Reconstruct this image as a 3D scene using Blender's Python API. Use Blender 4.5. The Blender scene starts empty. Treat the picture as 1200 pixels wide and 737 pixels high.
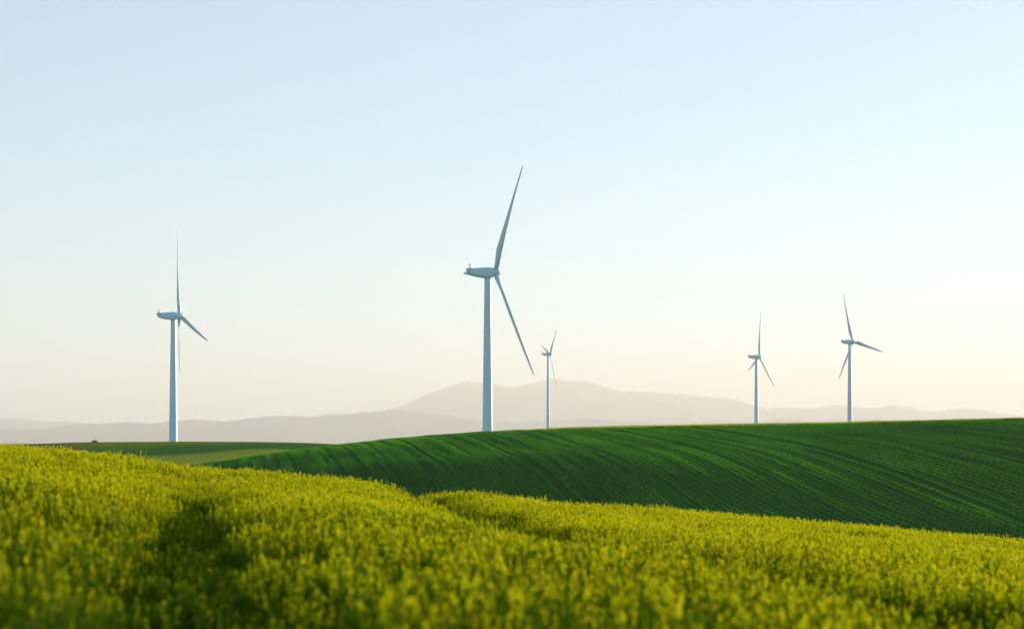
import bpy, math, random
import numpy as np
from mathutils import Vector, Matrix

random.seed(7)
rng = np.random.default_rng(11)
sc = bpy.context.scene
COL = sc.collection
R = math.radians

# ------------------------------------------------------------------ constants
FPX = 2337.0            # focal length in pixels of a 1200 px wide picture
HOR = 515.0             # row of the horizon in that picture
SUN_AZ = 50.0           # degrees to the right of the view direction
SUN_EL = 8.5
HAZE = 4.8e-5

def u_of(px): return (px - 600.0) / FPX
def e_of(py): return (HOR - py) / FPX

# ------------------------------------------------------------------ helpers
def mesh_obj(name, verts, faces, mat, parent=None, smooth=True):
    me = bpy.data.meshes.new(name)
    me.from_pydata([tuple(v) for v in verts], [], [tuple(f) for f in faces])
    me.update()
    if smooth:
        me.polygons.foreach_set('use_smooth', [True] * len(me.polygons))
    if mat: me.materials.append(mat)
    o = bpy.data.objects.new(name, me)
    COL.objects.link(o)
    if parent: o.parent = parent
    return o

def grid_obj(name, X, Y, Z, mat, kind='structure'):
    ny, nx = X.shape
    co = np.stack([X, Y, Z], -1).reshape(-1, 3)
    i = np.arange(nx - 1)[None, :] + nx * np.arange(ny - 1)[:, None]
    q = np.stack([i, i + 1, i + 1 + nx, i + nx], -1).reshape(-1, 4)
    me = bpy.data.meshes.new(name)
    me.vertices.add(len(co)); me.vertices.foreach_set('co', co.astype(np.float32).ravel())
    me.loops.add(q.size); me.loops.foreach_set('vertex_index', q.ravel().astype(np.int32))
    me.polygons.add(len(q))
    me.polygons.foreach_set('loop_start', np.arange(0, q.size, 4, dtype=np.int32))
    me.polygons.foreach_set('use_smooth', np.ones(len(q), bool))
    me.update(calc_edges=True); me.validate()
    me.materials.append(mat)
    o = bpy.data.objects.new(name, me); COL.objects.link(o)
    if kind: o['kind'] = kind
    return o

def vnoise(x, y, seed=0):
    """smooth value noise, about -1..1"""
    xi = np.floor(x).astype(np.int64); yi = np.floor(y).astype(np.int64)
    fx = x - xi; fy = y - yi
    fx = fx * fx * fx * (fx * (fx * 6 - 15) + 10); fy = fy * fy * fy * (fy * (fy * 6 - 15) + 10)
    def h(a, b):
        n = (a * 374761393 + b * 668265263 + seed * 974634777) & 0xffffffff
        n = ((n ^ (n >> 13)) * 1274126177) & 0xffffffff
        n = n ^ (n >> 16)
        return (n & 0xffff) / 32767.5 - 1.0
    return (h(xi, yi) * (1 - fx) + h(xi + 1, yi) * fx) * (1 - fy) + (h(xi, yi + 1) * (1 - fx) + h(xi + 1, yi + 1) * fx) * fy

def fbm(x, y, o=4, seed=0, gain=.5):
    s = 0; a = 1.0
    for k in range(o):
        s = s + a * vnoise(x * 2 ** k + 17.3 * k, y * 2 ** k - 9.1 * k, seed + k); a *= gain
    return s

def smooth(t):
    t = np.clip(t, 0, 1); return t * t * (3 - 2 * t)

class NT:
    """small wrapper for writing node trees"""
    def __init__(s, name):
        s.m = bpy.data.materials.new(name); s.m.use_nodes = True
        s.t = s.m.node_tree; s.t.nodes.clear()
        s.out = s.n('ShaderNodeOutputMaterial')
    def n(s, kind, **kw):
        nd = s.t.nodes.new(kind)
        for k, v in kw.items(): setattr(nd, k, v)
        return nd
    def l(s, a, b): s.t.links.new(a, b)
    def inp(s, nd, key, v):
        if hasattr(v, 'is_output') or isinstance(v, bpy.types.NodeSocket): s.l(v, nd.inputs[key])
        else: nd.inputs[key].default_value = v
    def math(s, op, a, b=0.0, c=0.0):
        nd = s.n('ShaderNodeMath', operation=op)
        s.inp(nd, 0, a); s.inp(nd, 1, b); s.inp(nd, 2, c)
        return nd.outputs[0]
    def noise(s, vec, scale, detail=4, rough=.55, dist=0.0):
        nd = s.n('ShaderNodeTexNoise')
        if vec is not None: s.l(vec, nd.inputs['Vector'])
        nd.inputs['Scale'].default_value = scale; nd.inputs['Detail'].default_value = detail
        nd.inputs['Roughness'].default_value = rough; nd.inputs['Distortion'].default_value = dist
        return nd.outputs['Fac']
    def ramp(s, fac, stops):
        nd = s.n('ShaderNodeValToRGB'); cr = nd.color_ramp
        while len(cr.elements) > 1: cr.elements.remove(cr.elements[-1])
        cr.elements[0].position = stops[0][0]; cr.elements[0].color = (*stops[0][1], 1)
        for p, c in stops[1:]:
            e = cr.elements.new(p); e.color = (*c, 1)
        s.l(fac, nd.inputs[0]); return nd.outputs[0]
    def mix(s, fac, a, b, mode='MIX'):
        nd = s.n('ShaderNodeMix', data_type='RGBA', blend_type=mode)
        s.inp(nd, 0, fac)
        for key, v in ((6, a), (7, b)):
            if isinstance(v, tuple): nd.inputs[key].default_value = (*v, 1)
            else: s.l(v, nd.inputs[key])
        return nd.outputs[2]
    def pos(s): return s.n('ShaderNodeNewGeometry').outputs['Position']
    def principled(s, color, rough=.6, spec=.3, bump=None, strength=.5, dist=.1):
        p = s.n('ShaderNodeBsdfPrincipled')
        if isinstance(color, tuple): p.inputs['Base Color'].default_value = (*color, 1)
        else: s.l(color, p.inputs['Base Color'])
        if isinstance(rough, float): p.inputs['Roughness'].default_value = rough
        else: s.l(rough, p.inputs['Roughness'])
        p.inputs['Specular IOR Level'].default_value = spec
        if bump is not None:
            b = s.n('ShaderNodeBump'); b.inputs['Strength'].default_value = strength
            b.inputs['Distance'].default_value = dist
            s.l(bump, b.inputs['Height']); s.l(b.outputs[0], p.inputs['Normal'])
        s.l(p.outputs[0], s.out.inputs['Surface']); return p

# ------------------------------------------------------------------ materials
def mat_paint():
    t = NT('turbine_paint'); tc = t.n('ShaderNodeTexCoord').outputs['Object']
    mp = t.n('ShaderNodeMapping'); mp.inputs['Scale'].default_value = (1, 1, .12); t.l(tc, mp.inputs[0])
    n1 = t.noise(mp.outputs[0], .9, 5)
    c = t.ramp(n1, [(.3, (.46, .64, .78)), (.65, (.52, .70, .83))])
    r = t.math('MULTIPLY_ADD', n1, .2, .32)
    t.principled(c, r, .4); return t.m

def mat_blade():
    t = NT('blade_gelcoat'); tc = t.n('ShaderNodeTexCoord').outputs['Object']
    n1 = t.noise(tc, .5, 4)
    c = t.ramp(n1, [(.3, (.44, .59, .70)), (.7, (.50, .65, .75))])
    t.principled(c, .38, .4); return t.m

def mat_metal():
    t = NT('dark_fitting'); n1 = t.noise(t.n('ShaderNodeTexCoord').outputs['Object'], 6, 3)
    t.principled(t.ramp(n1, [(.3, (.05, .05, .055)), (.7, (.09, .09, .09))]), .5, .4); return t.m

def mat_soil():
    t = NT('field_soil'); p = t.pos()
    n1 = t.noise(p, 1.5, 6); n2 = t.noise(p, 9, 4)
    c = t.mix(n2, t.ramp(n1, [(.3, (.035, .035, .012)), (.7, (.07, .075, .02))]), (.05, .06, .015))
    t.principled(c, 1.0, 0.0, n2, .8, .08); return t.m

def mat_hill():
    """young cereal in drilled rows: green blades, darker earth between"""
    t = NT('drilled_crop'); p = t.pos()
    sep = t.n('ShaderNodeSeparateXYZ'); t.l(p, sep.inputs[0])
    # rows fan out a little: each is a level line of a + y, a = ln(.25 + .0017 x) / .0017
    lx = t.math('LOGARITHM', t.math('MAXIMUM', .10, t.math('MULTIPLY_ADD', sep.outputs[0], .0017, .25)), math.e)
    ac = t.math('MULTIPLY', t.math('ADD', t.math('DIVIDE', lx, .0017), sep.outputs[1]), .26)
    s1 = t.math('SINE', t.math('MULTIPLY_ADD', sep.outputs[1], 1 / 38., t.math('MULTIPLY', sep.outputs[0], 1 / 90.)))
    s2 = t.math('SINE', t.math('MULTIPLY_ADD', sep.outputs[0], 1 / 27., t.math('MULTIPLY', sep.outputs[1], -1 / 60.)))
    ac = t.math('MULTIPLY_ADD', s1, 2.2, ac); ac = t.math('MULTIPLY_ADD', s2, 1.2, ac)   # the drill wandered with the slope
    cmb = t.n('ShaderNodeCombineXYZ'); t.l(ac, cmb.inputs[0])
    along = t.math('MULTIPLY', sep.outputs[1], .012); t.l(along, cmb.inputs[1])
    fine = t.math('COSINE', t.math('MULTIPLY', ac, 2 * math.pi / 1.1))
    fine = t.math('MULTIPLY_ADD', fine, -.5, .5)       # 0 on the row, 1 between rows
    strk = t.noise(cmb.outputs[0], .55, 5, .7)           # uneven emergence from row to row
    big = t.noise(p, .02, 4)
    grain = t.noise(p, 1.6, 4, .7)
    tram = t.math('PINGPONG', ac, 9.0)
    tram = t.math('LESS_THAN', t.math('ABSOLUTE', t.math('SUBTRACT', tram, 4.5)), .35)
    earth = t.math('MULTIPLY', fine, t.ramp(strk, [(.28, (.12, .12, .12)), (.62, (1, 1, 1))]))
    earth = t.math('MAXIMUM', earth, t.math('MULTIPLY', tram, .55))
    green = t.ramp(big, [(.3, (.007, .085, .012)), (.5, (.014, .125, .012)), (.72, (.04, .20, .010))])
    green = t.mix(.35, green, t.ramp(grain, [(.3, (.003, .05, .006)), (.7, (.02, .15, .012))]))
    c = t.mix(t.math('MULTIPLY', earth, .9), green, (.010, .034, .009))
    hgt = t.math('SUBTRACT', t.math('MULTIPLY', grain, .35), earth)
    d = t.n('ShaderNodeBsdfDiffuse'); t.l(c, d.inputs[0]); d.inputs['Roughness'].default_value = .5
    b = t.n('ShaderNodeBump'); b.inputs['Strength'].default_value = .5; b.inputs['Distance'].default_value = .2
    t.l(hgt, b.inputs['Height']); t.l(b.outputs[0], d.inputs['Normal'])
    t.l(d.outputs[0], t.out.inputs['Surface'])
    return t.m

def mat_farfield():
    t = NT('far_pasture'); p = t.pos()
    sep = t.n('ShaderNodeSeparateXYZ'); t.l(p, sep.inputs[0])
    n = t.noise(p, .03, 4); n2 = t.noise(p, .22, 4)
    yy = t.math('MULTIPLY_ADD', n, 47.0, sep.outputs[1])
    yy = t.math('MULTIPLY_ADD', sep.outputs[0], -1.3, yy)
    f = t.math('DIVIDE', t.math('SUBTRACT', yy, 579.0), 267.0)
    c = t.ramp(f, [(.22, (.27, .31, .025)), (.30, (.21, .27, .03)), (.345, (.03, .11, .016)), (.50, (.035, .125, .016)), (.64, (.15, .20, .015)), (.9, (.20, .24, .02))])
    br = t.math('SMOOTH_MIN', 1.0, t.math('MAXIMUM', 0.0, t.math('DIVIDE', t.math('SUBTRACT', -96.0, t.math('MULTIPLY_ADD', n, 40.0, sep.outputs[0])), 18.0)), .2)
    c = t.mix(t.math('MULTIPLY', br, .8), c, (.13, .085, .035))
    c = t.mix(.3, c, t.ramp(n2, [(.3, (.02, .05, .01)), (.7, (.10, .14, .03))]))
    t.principled(c, .95, 0.0, n2, .4, .5); return t.m

def mat_plain():
    t = NT('valley_ground'); p = t.pos()
    n = t.noise(p, .0015, 5); n2 = t.noise(p, .02, 4)
    c = t.mix(.35, t.ramp(n, [(.3, (.05, .09, .025)), (.5, (.12, .12, .04)), (.7, (.17, .14, .07))]), t.ramp(n2, [(.3, (.04, .07, .02)), (.7, (.15, .14, .05))]))
    t.principled(c, .95, .1); return t.m

def mat_mountain():
    t = NT('mountain_scrub'); p = t.pos()
    n = t.noise(p, .0005, 6, .6); n2 = t.noise(p, .0027, 5, .6)
    c = t.ramp(n, [(.3, (.055, .07, .04)), (.55, (.10, .095, .06)), (.75, (.19, .16, .11))])
    c = t.mix(.4, c, t.ramp(n2, [(.3, (.05, .06, .035)), (.75, (.17, .15, .10))]))
    t.principled(c, .95, .1, n2, .6, 20.0); return t.m

def mat_leaf(name, lo, mid, hi, transl=.45, pscale=.22, pamp=1.0):
    t = NT(name)
    oi = t.n('ShaderNodeObjectInfo').outputs['Random']
    geo = t.n('ShaderNodeNewGeometry')
    isl = geo.outputs['Random Per Island']
    patch = t.noise(geo.outputs['Position'], pscale, 3)
    f = t.math('MULTIPLY_ADD', isl, .55, t.math('MULTIPLY', oi, .12))
    f = t.math('ADD', f, t.math('MULTIPLY', t.math('SUBTRACT', patch, .375), pamp))
    c = t.ramp(f, [(.1, lo), (.5, mid), (.9, hi)])
    d = t.n('ShaderNodeBsdfDiffuse'); tr = t.n('ShaderNodeBsdfTranslucent'); g = t.n('ShaderNodeBsdfGlossy')
    t.l(c, d.inputs[0]); t.l(c, tr.inputs[0]); g.inputs['Roughness'].default_value = .38
    m1 = t.n('ShaderNodeMixShader'); m1.inputs[0].default_value = transl
    t.l(d.outputs[0], m1.inputs[1]); t.l(tr.outputs[0], m1.inputs[2])
    m2 = t.n('ShaderNodeMixShader'); m2.inputs[0].default_value = .004
    t.l(m1.outputs[0], m2.inputs[1]); t.l(g.outputs[0], m2.inputs[2])
    t.l(m2.outputs[0], t.out.inputs['Surface']); return t.m

M_PAINT, M_BLADE, M_METAL = mat_paint(), mat_blade(), mat_metal()
M_LEAF = mat_leaf('crop_leaf', (.035, .095, .003), (.105, .185, .003), (.27, .31, .004))
M_BUD = mat_leaf('crop_flower', (.44, .47, .004), (.69, .66, .006), (.90, .68, .010), .48)
M_CEREAL = mat_leaf('cereal_leaf', (.018, .115, .013), (.042, .22, .015), (.13, .41, .014), .48, .016, 1.5)
M_BUSH = mat_leaf('bush_leaf', (.12, .11, .055), (.16, .15, .07), (.19, .17, .08), .35)

# ------------------------------------------------------------------ terrain
D_CREST = 58.0
def canopy(x, y):
    """height of the top of the near crop, camera at z = 0"""
    cross = -.0895 * x + .00065 * np.sqrt(x * x + 9) - .00195     # slope to the right
    cross = cross + .0007 * np.minimum(x, 12) ** 2 * smooth((y - 5) / 40)
    cross = cross - .012 * np.minimum(x + 4, 0)
    z = -.80 - .0128 * y + cross
    z = z - .0032 * np.maximum(0, y - 46) ** 2
    z = z + .07 * fbm(x / 6.5, y / 8.0, 3, 5) * smooth((y - 4) / 12)
    return np.maximum(z, -26)

yy = np.concatenate([np.linspace(-12, 80, 185), np.linspace(81, 190, 40)])
xx = np.linspace(-60, 60, 161)
X, Y = np.meshgrid(xx, yy)
PLANT_H = .70
grid_obj('field', X, Y, canopy(X, Y) - PLANT_H, mat_soil())

CX = np.array([-150, 0, 130, 245, 300, 350, 420, 500, 570, 640, 700, 850, 1000, 1100, 1200, 1350, 1600], float)
CY = np.array([600, 584, 564, 544, 532, 523.5, 514, 506.5, 502.5, 501.5, 501.5, 500, 496.3, 493.6, 490.6, 487, 482], float)
YC, Y0, ZF = 450.0, 265.0, -23.0
def hill(x, y):
    e = np.interp(x / YC, u_of(CX), e_of(CY))
    k = np.linspace(-40, 40, 9)
    e = sum(np.interp((x + d) / YC, u_of(CX), e_of(CY)) for d in k) / len(k)
    zc = e * YC
    t = (y - Y0) / (YC - Y0)
    prof = np.where(t < 1, np.sin(np.clip(t, 0, 1) * math.pi / 2) ** 1.0, 1 - .55 * np.maximum(0, t - 1) ** 2)
    und = .9 * fbm(x / 75, y / 70, 2, 31) * smooth((y - 250) / 60) * smooth((YC - 15 - y) / 60)
    z = ZF + (zc - ZF) * prof + und
    return np.maximum(z, -38)
yy = np.concatenate([np.linspace(200, 470, 190), np.linspace(474, 760, 50)])
xx = np.linspace(-330, 330, 260)
X, Y = np.meshgrid(xx, yy)
grid_obj('hill', X, Y, hill(X, Y), mat_hill())

def farhill(x, y):
    e = np.interp(x / 640., u_of(np.array([-300., -60, 40, 60, 100, 210, 300, 350, 420, 600, 800])), e_of(np.array([524., 521, 520, 519.5, 518.0, 517.2, 517.6, 518.6, 522, 535, 555])))
    zc = e * 640
    t = (y - 380) / 260.
    prof = np.where(t < 1, np.sin(np.clip(t, 0, 1) * math.pi / 2), 1 - .5 * np.maximum(0, t - 1) ** 2)
    z = -15 + (zc + 15) * prof + .35 * fbm(x / 60, y / 60, 2, 77) * smooth((600 - y) / 80)
    z = np.where(y < 380, -15 - (380 - y) * .05, z)
    return np.maximum(z, -39)
X, Y = np.meshgrid(np.linspace(-380, 120, 160), np.linspace(300, 1040, 130))
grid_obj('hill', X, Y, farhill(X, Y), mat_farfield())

# turbines: hub column/row in the picture, distance, hub height, yaw, blade phase
TURB = [
 dict(px=580.7, py=319.4, d=755., hub=81., yaw=22.1, ph=34., cone=.8,
      label='biggest white wind turbine, standing at the middle on the ridge of the green hill'),
 dict(px=210.5, py=370., d=1011., hub=68., yaw=20.5, ph=-10., cone=1.0,
      label='white wind turbine standing alone on the far dark field at the left'),
 dict(px=999.5, py=400.5, d=1750., hub=80., yaw=22., ph=-16., cone=-2.5,
      label='rightmost white wind turbine, one blade reaching far out to the right'),
 dict(px=890., py=418., d=1950., hub=80., yaw=11.5, ph=14., cone=-2.5,
      label='slim white wind turbine with an upright blade, just left of the rightmost turbine'),
 dict(px=645., py=415., d=2560., hub=100., yaw=15.6, ph=48., cone=-2.5, rise=115.,
      label='smallest white wind turbine, in front of the mountain just right of the largest turbine'),
]
for t in TURB:
    t['x'] = u_of(t['px']) * t['d']; t['y'] = t['d']; t['z'] = e_of(t['py']) * t['d'] - t['hub']

def plain(x, y):
    z = -40 + 0 * x
    for t in TURB:
        r2 = (x - t['x']) ** 2 + (y - t['y']) ** 2
        z = np.maximum(z, -40 + (t['z'] + 40 + .6) * np.exp(-r2 / (2 * t.get('rise', 330.) ** 2)))
    return z
xx = np.concatenate([np.linspace(-36000, -2100, 50), np.linspace(-2000, 2000, 101), np.linspace(2100, 36000, 50)])
yy = np.concatenate([np.linspace(-1500, -50, 20), np.linspace(0, 4000, 101), np.linspace(4100, 53000, 70)])
X, Y = np.meshgrid(xx, yy)
PL = plain(X, Y)
cut = (X > -325) & (X < 325) & (Y > 0) & (Y < 745)
PL = np.where(cut, np.minimum(PL, -40), PL)
grid_obj('ground', X, Y, PL, mat_plain())

M_MTN = mat_mountain()
def range_obj(dist, depth, xs, ys, seed, rough, width=16500):
    X, Y = np.meshgrid(np.linspace(-width, width, 1000), np.linspace(dist - depth, dist + depth, 120))
    e = np.interp(X / dist, u_of(np.array(xs, float)), e_of(np.array(ys, float)))
    top = e * dist + 42
    t = (Y - dist) / depth
    rid = np.abs(fbm(X / 2250 + .3 * t, Y / 3300, 6, seed))
    prof = np.clip(1 - np.abs(t) ** 1.15, 0, 1)
    edge = 4 * np.clip(prof * (1 - prof), 0, 1)
    z = -42 + top * (prof + edge * (.22 - .45 * rid)) + rough * fbm(X / 620, Y / 620, 5, seed + 9, .62) * prof
    return grid_obj('mountain', X, Y, z, M_MTN)
# the big massif in the middle
range_obj(45000., 5700., [-700, -300, 0, 40, 92, 118, 160, 330, 420, 460, 475, 500, 530, 548, 572, 600, 625, 645, 668, 690, 712, 728, 755, 790, 815, 850, 872, 900, 935, 975, 1040, 1070, 1092, 1112, 1150, 1180, 1260, 1500, 1900],
          [500, 496, 492, 492.5, 496, 501, 503, 492, 486, 482, 476, 462, 453, 449, 449, 452, 449, 446, 446, 449, 455, 459.5, 459.5, 463, 464.5, 468, 473, 480, 479, 477, 476.5, 480, 483, 481, 481, 487, 492, 490, 497], 3, 42.)
# lower hills in front of it, clearest at the left
range_obj(32000., 3500., [-700, -300, 0, 50, 95, 128, 165, 210, 260, 300, 345, 400, 430, 470, 520, 600, 700, 800, 900, 1000, 1100, 1250, 1500],
          [500, 496, 504, 502, 499, 497, 496.5, 494, 493.5, 491, 488.5, 487, 483.5, 481, 488, 494, 492, 496, 494, 492, 493, 494, 492], 21, 30.)

# ------------------------------------------------------------------ turbines
def loft(rings, closed_ends=True):
    n = len(rings[0]); v = [p for r in rings for p in r]; f = []
    for k in range(len(rings) - 1):
        for i in range(n):
            j = (i + 1) % n
            f.append((k * n + i, k * n + j, (k + 1) * n + j, (k + 1) * n + i))
    if closed_ends:
        f.append(tuple(reversed(range(n)))); f.append(tuple(range((len(rings) - 1) * n, len(rings) * n)))
    return v, f

def circle(r, z, n=40): return [(r * math.cos(2 * math.pi * i / n), r * math.sin(2 * math.pi * i / n), z) for i in range(n)]

def tower_geo(h, fat=1.06):
    top = h - 2.3
    rings = [circle(2.75, -1.5), circle(2.75, .25), circle(2.15, .26)]
    rs = lambda z: fat * (2.1 + (1.16 - 2.1) * (z / top) ** 1.05)
    for k in range(1, 4):
        z = top * k / 4.
        rings += [circle(rs(z - .1), z - .1), circle(rs(z) + .03, z - .09), circle(rs(z) + .03, z + .09), circle(rs(z + .1), z + .1)]
    rings += [circle(1.16 * fat, top), circle(1.4, top + .05), circle(1.4, top + .45)]
    return loft(rings)

def rrect(x, w, z0, z1, r, n=5):
    r = min(r, w * .98, (z1 - z0) * .49); pts = []
    for cx, cz, a0 in ((w - r, z1 - r, 0), (-w + r, z1 - r, 90), (-w + r, z0 + r, 180), (w - r, z0 + r, 270)):
        for k in range(n):
            a = R(a0 + 90 * k / (n - 1)); pts.append((x, cx + r * math.cos(a), cz + r * math.sin(a)))
    return pts

def nacelle_geo():
    # x along the shaft (front +), heights relative to the shaft line at the tower
    # (x, half width, bottom, top, corner radius, rake of the rear)
    S = [(-8.4, 1.0, -.25, 1.25, .3, .55), (-8.25, 1.25, -.5, 1.5, .35, .55), (-6.5, 1.5, -.95, 1.65, .4, .3), (-4.0, 1.7, -1.35, 1.75, .45, .1),
         (-1.5, 1.75, -1.6, 1.9, .5, 0), (.5, 1.75, -1.6, 1.85, .55, 0), (1.5, 1.6, -1.5, 1.75, .7, 0), (2.1, 1.4, -1.25, 1.5, .9, 0)]
    return loft([[(p[0] + (s[3] - p[2]) * s[5], p[1], p[2]) for p in rrect(s[0], s[1], s[2] * 1.1, s[3] * 1.08, s[4])] for s in S])

def blade_geo(L=43.6):
    """root at the origin, span along +Z, rotor axis +X, trailing edge along +Y"""
    st = [0, .02, .045, .08, .12, .17, .22, .28, .36, .45, .55, .65, .75, .84, .91, .96, .985, 1.0]
    rings = []
    for s in st:
        root = 1 - float(smooth((s - .03) / .15))
        chord = 3.6 - 2.8 * max(0, (s - .2) / .8) ** .82
        if s > .93: chord *= math.sqrt(max(.02, 1 - ((s - .93) / .0715) ** 2))
        thick = chord * (.15 + .16 * (1 - s) ** 2)
        tw = R(21) * (1 - s) ** 2.2 - R(1)
        n = 22; ring = []
        pre = 1.6 * s * s + L * s * math.tan(R(2.6))
        for i in range(n):
            a = 2 * math.pi * i / n
            cx, cy = .95 * math.cos(a), .95 * math.sin(a)
            xc = .5 * (1 - math.cos(a)); up = 1 if math.sin(a) >= 0 else -1
            yt = 2.9 * thick * (.2969 * math.sqrt(max(xc, 0)) - .126 * xc - .3516 * xc ** 2 + .2843 * xc ** 3 - .1015 * xc ** 4)
            ay, ax = (xc - .3) * chord, up * yt
            px, py = cy * root + ax * (1 - root), -cx * root + ay * (1 - root)
            X_ = px * math.cos(tw) - py * math.sin(tw); Y_ = px * math.sin(tw) + py * math.cos(tw)
            ring.append((X_ + pre, Y_, s * L))
        rings.append(ring)
    return loft(rings)

def hub_geo():
    prof = [(-1.35, 1.35), (-1.2, 1.55), (-.3, 1.72), (.6, 1.68), (1.2, 1.45), (1.75, 1.0), (2.1, .5), (2.2, .06)]
    n = 32
    return loft([[(x, r * math.cos(2 * math.pi * i / n), r * math.sin(2 * math.pi * i / n)) for i in range(n)] for x, r in prof])

def bar(p, q, r, n=10):
    p, q = Vector(p), Vector(q); d = (q - p).normalized(); a = d.orthogonal().normalized(); b = d.cross(a)
    return loft([[tuple(c + a * r * math.cos(2 * math.pi * i / n) + b * r * math.sin(2 * math.pi * i / n)) for i in range(n)] for c in (p, q)])

def box(x0, x1, y0, y1, z0, z1):
    v = [(x, y, z) for z in (z0, z1) for y in (y0, y1) for x in (x0, x1)]
    return v, [(0, 2, 3, 1), (4, 5, 7, 6), (0, 1, 5, 4), (2, 6, 7, 3), (0, 4, 6, 2), (1, 3, 7, 5)]

def join(*geos):
    v, f = [], []
    for gv, gf in geos:
        o = len(v); v += list(gv); f += [tuple(i + o for i in q) for q in gf]
    return v, f

SHARED = {}
def part(name, geo, mat, parent, mat4=None, smooth_=True, key=None):
    if key and key in SHARED:
        o = bpy.data.objects.new(name, SHARED[key]); COL.objects.link(o)
    else:
        o = mesh_obj(name, *geo(), mat, smooth=smooth_)
        if smooth_:
            try: o.data.set_sharp_from_angle(angle=R(40))
            except Exception: pass
        if key: SHARED[key] = o.data
    o.parent = parent
    if mat4 is not None: o.matrix_local = mat4
    return o

OVER, TILT = 3.2, 5.0
tips = []
for ti, t in enumerate(TURB):
    root = bpy.data.objects.new('wind_turbine', None); COL.objects.link(root)
    root.empty_display_size = 5
    yaw = R(t['yaw'])
    # the hub sits OVER metres in front of the tower axis
    root.location = (t['x'] - OVER * math.cos(yaw), t['y'] - OVER * math.sin(yaw), t['z'])
    root.rotation_euler = (0, 0, yaw)
    root['label'] = t['label']; root['category'] = 'wind turbine'
    root['group'] = 'wind turbines on the hills'
    H = t['hub']
    part('tower', lambda: tower_geo(H), M_PAINT, root, key='tower%g' % H)
    zs = H - OVER * math.sin(R(TILT)) * .9
    nac = part('nacelle', nacelle_geo, M_PAINT, root, Matrix.Translation((0, 0, zs)) @ Matrix.Rotation(-R(TILT) * .5, 4, 'Y'), key='nacelle')
    part('cooler_top', lambda: box(-8.0, -6.9, -1.1, 1.1, 1.55, 1.92), M_METAL, nac, smooth_=False, key='cooler')
    part('wind_sensor', lambda: join(bar((-7.2, .5, 1.9), (-7.2, .5, 3.3), .05), bar((-7.2, -.5, 1.9), (-7.2, -.5, 3.1), .05),
         bar((-7.2, -.75, 3.0), (-7.2, .75, 3.0), .05), bar((-7.2, .5, 3.15), (-7.2, .5, 3.5), .17), bar((-7.45, -.5, 3.15), (-6.95, -.5, 3.15), .1)), M_METAL, nac, key='sensor')
    rm = Matrix.Translation((OVER, 0, H)) @ Matrix.Rotation(-R(TILT), 4, 'Y')
    part('hub', hub_geo, M_PAINT, root, rm, key='hub')
    for k in range(3):
        th = R(t['ph'] + 120 * k)
        # span = cos(th) Z - sin(th) Y
        bm_ = rm @ Matrix.Rotation(th, 4, 'X') @ Matrix.Rotation(R(t.get('cone', 0)), 4, 'Y') @ Matrix.Translation((0, 0, 1.25))
        part('blade', blade_geo, M_BLADE, root, bm_, key='blade')
        W = Matrix.Translation(root.location) @ Matrix.Rotation(yaw, 4, 'Z') @ bm_
        p = W @ Vector((1.6 + 43.6 * math.tan(R(2.6)), 0, 43.6))
        tips.append((ti, round(600 + FPX * p.x / p.y, 1), round(HOR - FPX * p.z / p.y, 1)))
print('TIPS', tips)

# ------------------------------------------------------------------ bush on the far field's crest
def leaf_cloud(n, rx, ry, rz, size, seed):
    r_ = random.Random(seed); v, f = [], []
    while len(f) < n:
        p = Vector((r_.uniform(-1, 1), r_.uniform(-1, 1), r_.uniform(0, 1)))
        if p.length > 1 or p.length < .35: continue
        c = Vector((p.x * rx, p.y * ry, p.z * rz + .12))
        a = Vector((r_.gauss(0, 1), r_.gauss(0, 1), r_.gauss(0, 1))).normalized(); b = a.orthogonal().normalized()
        s = size * r_.uniform(.6, 1.3); i = len(v)
        v += [c - a * s, c + b * s * .45, c + a * s, c - b * s * .45]; f.append((i, i + 1, i + 2, i + 3))
    return v, f
bx, by = u_of(111.) * 636, 636.
bush = bpy.data.objects.new('bush', None); COL.objects.link(bush)
bush.location = (bx, by, float(farhill(np.array(bx), np.array(by))) - .05)
bush['label'] = 'small dark bush on the crest of the far field, left of the lone turbine'; bush['category'] = 'bush'
part('foliage', lambda: leaf_cloud(900, 1.0, .9, .55, .13, 4), M_BUSH, bush, smooth_=False)
part('stem', lambda: join(*[bar((0, 0, 0), (.5 * math.cos(k * 1.3), .45 * math.sin(k * 1.3), .6), .025, 6) for k in range(5)]), M_METAL, bush)

# ------------------------------------------------------------------ the near crop
def leaf_strip(v, f, mi, base, out, up, L, w, droop, m):
    """a folded lance-shaped leaf of two segments"""
    side = out.cross(up).normalized()
    p0 = base; p1 = base + out * L * .45 + up * L * (.35 - droop * .2); p2 = base + out * L * .95 + up * L * (.35 - droop)
    i = len(v)
    lift = up * w * .25
    v += [p0, p1 - side * w * .5 + lift, p1 + side * w * .5 + lift, p2, p1]
    f += [(i, i + 4, i + 1), (i, i + 2, i + 4), (i + 1, i + 4, i + 3), (i + 4, i + 2, i + 3)]; mi += [m] * 4

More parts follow.
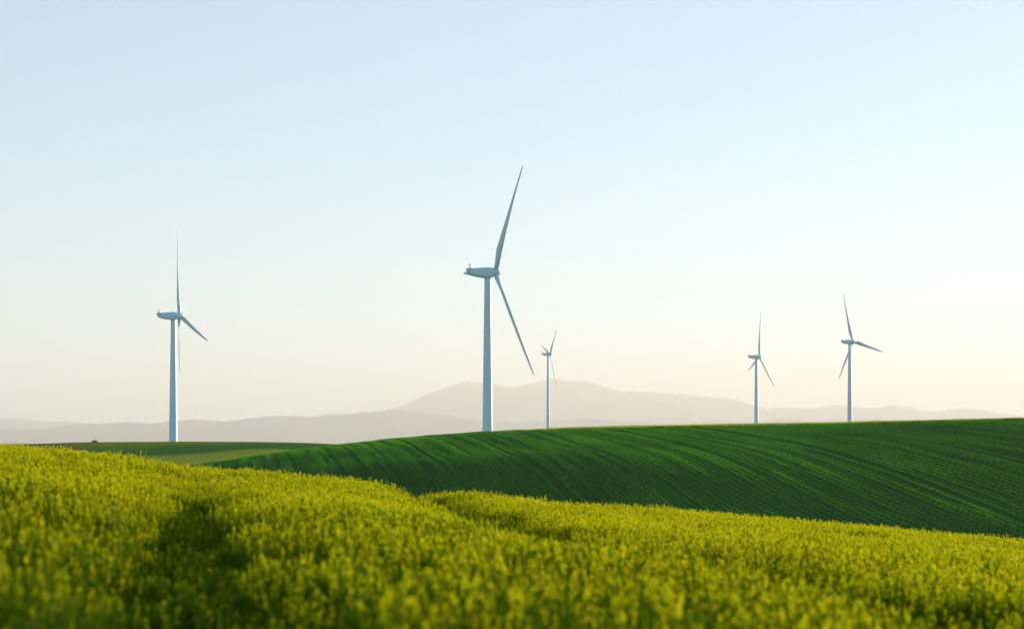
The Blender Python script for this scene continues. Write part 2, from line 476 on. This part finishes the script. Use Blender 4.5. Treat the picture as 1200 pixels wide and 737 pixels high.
def clump(seed, n_plants, short=False, bloom=.88):
    r_ = random.Random(seed); v, f, mi = [], [], []
    Z = Vector((0, 0, 1))
    for _ in range(n_plants):
        a = r_.uniform(0, 6.283); rr = .21 * math.sqrt(r_.random())
        b = Vector((rr * math.cos(a), rr * math.sin(a), 0))
        h = r_.gauss(.66, .05) * (.45 if short else 1)
        lean = Vector((r_.gauss(0, .12), r_.gauss(0, .12), 1)).normalized()
        # stem: three-sided
        i = len(v)
        for s, rad in ((0, .005), (1, .0025)):
            c = b + lean * h * s
            for k in range(3): v.append(c + Vector((math.cos(2.094 * k), math.sin(2.094 * k), 0)) * rad)
        for k in range(3):
            j = (k + 1) % 3; f.append((i + k, i + j, i + 3 + j, i + 3 + k)); mi.append(0)
        az = r_.uniform(0, 6.283)
        nl = r_.randint(9, 13)
        for k in range(nl):
            s = .28 + .70 * (k + r_.uniform(-.3, .3)) / nl
            az += 2.4 + r_.uniform(-.4, .4)
            el = r_.uniform(.35, 1.05) + .35 * s
            hd = Vector((math.cos(az), math.sin(az), 0))
            out = (hd * math.cos(el) + Z * math.sin(el)).normalized()
            up = (Z * math.cos(el) - hd * math.sin(el)).normalized()
            L = r_.uniform(.075, .15) * (1.15 - .5 * s); w = L * r_.uniform(.17, .26)
            leaf_strip(v, f, mi, b + lean * h * s, out, up, L, w, r_.uniform(.1, .7), 0)
        if r_.random() < bloom:                                  # an upright raceme of small flowers
            for k in range(r_.randint(15, 24)):
                u_ = r_.random()
                c = b + lean * (h - .10 + .14 * u_) + Vector((r_.gauss(0, .014), r_.gauss(0, .014), 0)) * (1.2 - u_ * .8)
                q = Vector((r_.gauss(0, 1), r_.gauss(0, 1), r_.gauss(.3, 1))).normalized(); o = q.orthogonal().normalized()
                s = r_.uniform(.0065, .0135); i = len(v)
                v += [c - q * s, c + o * s * .7, c + q * s, c - o * s * .7]; f.append((i, i + 1, i + 2, i + 3)); mi.append(1)
    me = bpy.data.meshes.new('crop_clump'); me.from_pydata([tuple(p) for p in v], [], f); me.update()
    me.materials.append(M_LEAF); me.materials.append(M_BUD)
    me.polygons.foreach_set('material_index', mi)
    return me

PC = bpy.data.collections.new('crop_sources')
for k in range(9):
    PC.objects.link(bpy.data.objects.new('crop_clump', clump(100 + k, 9, k >= 8, .88 if k < 5 else .25)))

def track_x(y, which):
    if which == 0: return np.interp(y, [0, 10, 20.6, 25, 40, 58, 75], [7.0, 4.6, 2.3, 1.05, -1.5, -3.25, -4.6])
    return np.interp(y, [0, 6, 10.2, 17, 26, 60], [-.4, -1.05, -1.66, -2.75, -4.2, -9.4])

N = 60000
py = 1.5 + (76 - 1.5) * np.sqrt(rng.random(N * 2)); px = (rng.random(N * 2) * 2 - 1) * (.36 * py + 2.5)
keep = rng.random(N * 2) < np.interp(py, [6, 20, 40], [.34, .46, .6])
py, px = py[keep], px[keep]
d0 = np.abs(px - track_x(py, 0)); d1 = np.abs(px - track_x(py, 1))
wig = .10 * vnoise(py * .7, py * 0, 3)
ext1 = np.interp(py, [15, 24, 40, 60], [1, .85, .35, .05])
w0 = np.interp(py, [8, 30, 60], [.60, .78, .60]) + wig
w1 = .68 + wig
tr0 = np.exp(-(d0 / w0) ** 2) * (.75 + .25 * vnoise(py * .35, py * 0, 8))
tr1 = np.exp(-(d1 / w1) ** 2) * ext1
tr = np.maximum(tr0, tr1)
intr = tr > .62
drop = rng.random(len(px)) < .6 * smooth((tr - .35) / .45)
px, py, intr, tr = px[~drop], py[~drop], intr[~drop], tr[~drop]
pz = canopy(px, py) - PLANT_H
hv = .92 + .13 * fbm(px / 1.3, py / 1.8, 3, 41) + rng.normal(0, 1, len(px)) * np.interp(py, [6, 30], [.10, .03])
sl = np.clip(hv, .6, 1.3) * (1 - np.interp(py, [35, 55], [.56, .34]) * tr)
sl = np.where(intr, .95, sl)
shy = rng.random(len(px)) < np.interp(py, [9, 18, 32], [1.0, .65, .10]) + .25 * vnoise(px / 2.5, py / 3.5, 91)      # patchy bloom
idx = np.where(intr, 8, np.where(shy, rng.integers(5, 8, len(px)), rng.integers(0, 5, len(px)))).astype(np.int32)
def scatter(name, x, y, z, rot, scale, index, source):
    """plants nobody could count: points of one mesh, a source clump on each"""
    me = bpy.data.meshes.new(name)
    me.vertices.add(len(x)); me.vertices.foreach_set('co', np.stack([x, y, z], -1).astype(np.float32).ravel())
    for nm, ty, da in (('rot', 'FLOAT', rot), ('sca', 'FLOAT', scale), ('idx', 'INT', index)):
        at = me.attributes.new(nm, ty, 'POINT'); at.data.foreach_set('value', np.asarray(da).astype(np.int32 if ty == 'INT' else np.float32))
    o = bpy.data.objects.new(name, me); COL.objects.link(o); o['kind'] = 'stuff'
    ng = bpy.data.node_groups.new('scatter', 'GeometryNodeTree')
    ng.interface.new_socket('Geometry', in_out='INPUT', socket_type='NodeSocketGeometry')
    ng.interface.new_socket('Geometry', in_out='OUTPUT', socket_type='NodeSocketGeometry')
    gi, go = ng.nodes.new('NodeGroupInput'), ng.nodes.new('NodeGroupOutput')
    ci = ng.nodes.new('GeometryNodeCollectionInfo'); ci.inputs['Collection'].default_value = source
    ci.inputs['Separate Children'].default_value = True; ci.inputs['Reset Children'].default_value = True
    ip = ng.nodes.new('GeometryNodeInstanceOnPoints'); ip.inputs['Pick Instance'].default_value = True
    def attr(nm, ty):
        a = ng.nodes.new('GeometryNodeInputNamedAttribute'); a.data_type = ty; a.inputs['Name'].default_value = nm; return a.outputs['Attribute']
    cx = ng.nodes.new('ShaderNodeCombineXYZ'); ng.links.new(attr('rot', 'FLOAT'), cx.inputs[2])
    e2r = ng.nodes.new('FunctionNodeEulerToRotation'); ng.links.new(cx.outputs[0], e2r.inputs[0])
    ng.links.new(gi.outputs[0], ip.inputs['Points']); ng.links.new(ci.outputs[0], ip.inputs['Instance'])
    ng.links.new(attr('idx', 'INT'), ip.inputs['Instance Index'])
    ng.links.new(e2r.outputs[0], ip.inputs['Rotation']); ng.links.new(attr('sca', 'FLOAT'), ip.inputs['Scale'])
    ng.links.new(ip.outputs[0], go.inputs[0])
    o.modifiers.new('scatter', 'NODES').node_group = ng
    return o
scatter('crop_plants', px, py, pz, rng.random(len(px)) * 6.283, sl, idx, PC)
print('CROP', len(px))

# ------------------------------------------------------------------ the young cereal on the hill, drilled in rows
def row_piece(seed, mat=None):
    r_ = random.Random(seed); v, f = [], []
    for _ in range(210):
        b = Vector((r_.triangular(-1.9, 1.9, 0), max(-.42, min(.42, r_.gauss(0, .175))), 0)); h = r_.uniform(.25, .37)
        d = Vector((r_.gauss(0, .3), r_.gauss(0, .3), 1)).normalized(); a = r_.uniform(0, 6.283)
        w_ = Vector((math.cos(a), math.sin(a), 0)) * r_.uniform(.02, .04); i = len(v)
        tip = b + d * h + Vector((d.x, d.y, -.12)) * h * .6
        v += [b - w_, b + w_, b + d * h * .65 + w_ * .9, tip, b + d * h * .65 - w_ * .9]; f.append((i, i + 1, i + 2, i + 3, i + 4))
    me = bpy.data.meshes.new('cereal_row'); me.from_pydata([tuple(p) for p in v], [], f); me.update()
    me.materials.append(mat or M_CEREAL); return me
RC = bpy.data.collections.new('cereal_sources')
for k in range(6): RC.objects.link(bpy.data.objects.new('cereal_row', row_piece(300 + k)))
def row_field(x, y):
    a = .26 * (np.log(np.maximum(.10, .25 + .0017 * x)) / .0017 + y)
    return a + 2.2 * np.sin(y / 38. + x / 90.) + 1.2 * np.sin(x / 27. - y / 60.)
hx, hy, hr, hs = [], [], [], []
gx = np.linspace(-88, 150, 2400)
for y in np.arange(268., 458., 1.55):
    A = row_field(gx, y + 0 * gx)
    n = np.arange(math.ceil(A[0] / 1.1), math.floor(A[-1] / 1.1) + 1)
    x = np.interp(n * 1.1, A, gx)
    ph_ = 1.55 * ((n * .6180339) % 1.0)                    # rows do not start level with each other
    x2 = np.array([np.interp(n_ * 1.1, row_field(gx2, y + p_), gx2) for n_, p_, gx2 in ((a, b, np.linspace(c - 2, c + 2, 9)) for a, b, c in zip(n, ph_, x))])
    ok = np.abs(x) < .285 * y + 6
    x, n, ph_ = x2[ok], n[ok], ph_[ok]
    fx = (row_field(x + .1, y) - row_field(x - .1, y)) / .2; fy = (row_field(x, y + .1) - row_field(x, y - .1)) / .2
    thin = .5 + .5 * vnoise(n * .37, y / 45., 61)                   # uneven emergence along each row
    sc_ = (.74 + .42 * thin) * np.where(n % 15 == 0, .45, 1.0) * (1 - .35 * smooth(2.2 * vnoise(n * .9, y / 30., 62)))
    hx.append(x + rng.normal(0, .05, len(x))); hy.append(y + ph_)
    hr.append(np.arctan2(fx, -fy)); hs.append(sc_ * rng.uniform(.96, 1.04, len(x)))
hx, hy, hr, hs = map(np.concatenate, (hx, hy, hr, hs))
scatter('cereal_plants', hx, hy, hill(hx, hy) - .03, hr, hs, rng.integers(0, 6, len(hx)), RC)
print('CEREAL', len(hx))
# tufts added along the hilltop, their pale colour standing in for the sunlit rim
M_RIM_GLOW = mat_leaf('rim_glow_grass', (.26, .34, .02), (.40, .46, .03), (.55, .52, .05), .5, .05, 1.0)
MC = bpy.data.collections.new('rim_sources')
for k in range(4): MC.objects.link(bpy.data.objects.new('rim_tuft', row_piece(400 + k, M_RIM_GLOW)))
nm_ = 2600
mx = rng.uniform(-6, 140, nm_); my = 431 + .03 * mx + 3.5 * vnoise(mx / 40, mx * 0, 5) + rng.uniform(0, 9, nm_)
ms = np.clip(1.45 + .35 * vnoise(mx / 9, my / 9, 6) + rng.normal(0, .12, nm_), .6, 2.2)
scatter('rim_glow_tufts', mx, my, hill(mx, my) - .03, rng.random(nm_) * 6.283, ms * np.clip((mx + 10) / 25, .4, 1), rng.integers(0, 4, nm_), MC)

# ------------------------------------------------------------------ haze
hv_, hf_ = box(-36500, 36500, -1800, 53500, -46, 1480)
t = NT('haze_air')
vol = t.n('ShaderNodeVolumePrincipled')
vol.inputs['Color'].default_value = (.84, .79, .745, 1)
vol.inputs['Density'].default_value = HAZE
vol.inputs['Anisotropy'].default_value = .2
t.l(vol.outputs[0], t.out.inputs['Volume'])
hz = mesh_obj('haze', hv_, hf_, t.m, smooth=False); hz['kind'] = 'stuff'

# ------------------------------------------------------------------ light
w = bpy.data.worlds.new('World'); sc.world = w; w.use_nodes = True
wt = w.node_tree; bg = wt.nodes['Background']
sky = wt.nodes.new('ShaderNodeTexSky'); sky.sky_type = 'NISHITA'; sky.sun_disc = False
sky.sun_elevation = R(SUN_EL); sky.sun_rotation = R(SUN_AZ)
sky.altitude = 200; sky.air_density = .7; sky.dust_density = .3; sky.ozone_density = 1.5
tint = wt.nodes.new('ShaderNodeMix'); tint.data_type = 'RGBA'; tint.blend_type = 'MULTIPLY'
tint.inputs[0].default_value = 1; tint.inputs[7].default_value = (1.33, 1.55, 1.60, 1)     # camera white balance of the evening sky
gam = wt.nodes.new('ShaderNodeGamma'); gam.inputs[1].default_value = .5     # gentler gradient of a thinly veiled sky
wt.links.new(sky.outputs[0], gam.inputs[0]); wt.links.new(gam.outputs[0], tint.inputs[6]); wt.links.new(tint.outputs[2], bg.inputs[0]); bg.inputs[1].default_value = .15
sd = bpy.data.lights.new('sun', 'SUN'); sd.energy = 5.0; sd.angle = R(.5); sd.color = (1, .87, .70)
so = bpy.data.objects.new('sun', sd); COL.objects.link(so)
sv = Vector((math.sin(R(SUN_AZ)) * math.cos(R(SUN_EL)), math.cos(R(SUN_AZ)) * math.cos(R(SUN_EL)), math.sin(R(SUN_EL))))
so.rotation_euler = sv.to_track_quat('Z', 'Y').to_euler(); so.location = sv * 300

# ------------------------------------------------------------------ camera
cd = bpy.data.cameras.new('camera'); cam = bpy.data.objects.new('camera', cd); COL.objects.link(cam)
cam.location = (0, 0, 0); cam.rotation_euler = (R(90), 0, 0)
cd.sensor_width = 36; cd.lens = 36 * FPX / 1200; cd.shift_y = (HOR - 368.5) / 1200
cd.clip_start = .1; cd.clip_end = 90000
cd.dof.use_dof = True; cd.dof.focus_distance = 140; cd.dof.aperture_fstop = 1.7
sc.camera = cam

sc.cycles.volume_bounces = 2; sc.cycles.max_bounces = 8; sc.cycles.transmission_bounces = 4
sc.cycles.use_denoising = True
sc.view_settings.view_transform = 'Standard'; sc.view_settings.look = 'None'
sc.view_settings.gamma = 1; sc.view_settings.exposure = 1.0; sc.view_settings.use_curve_mapping = False
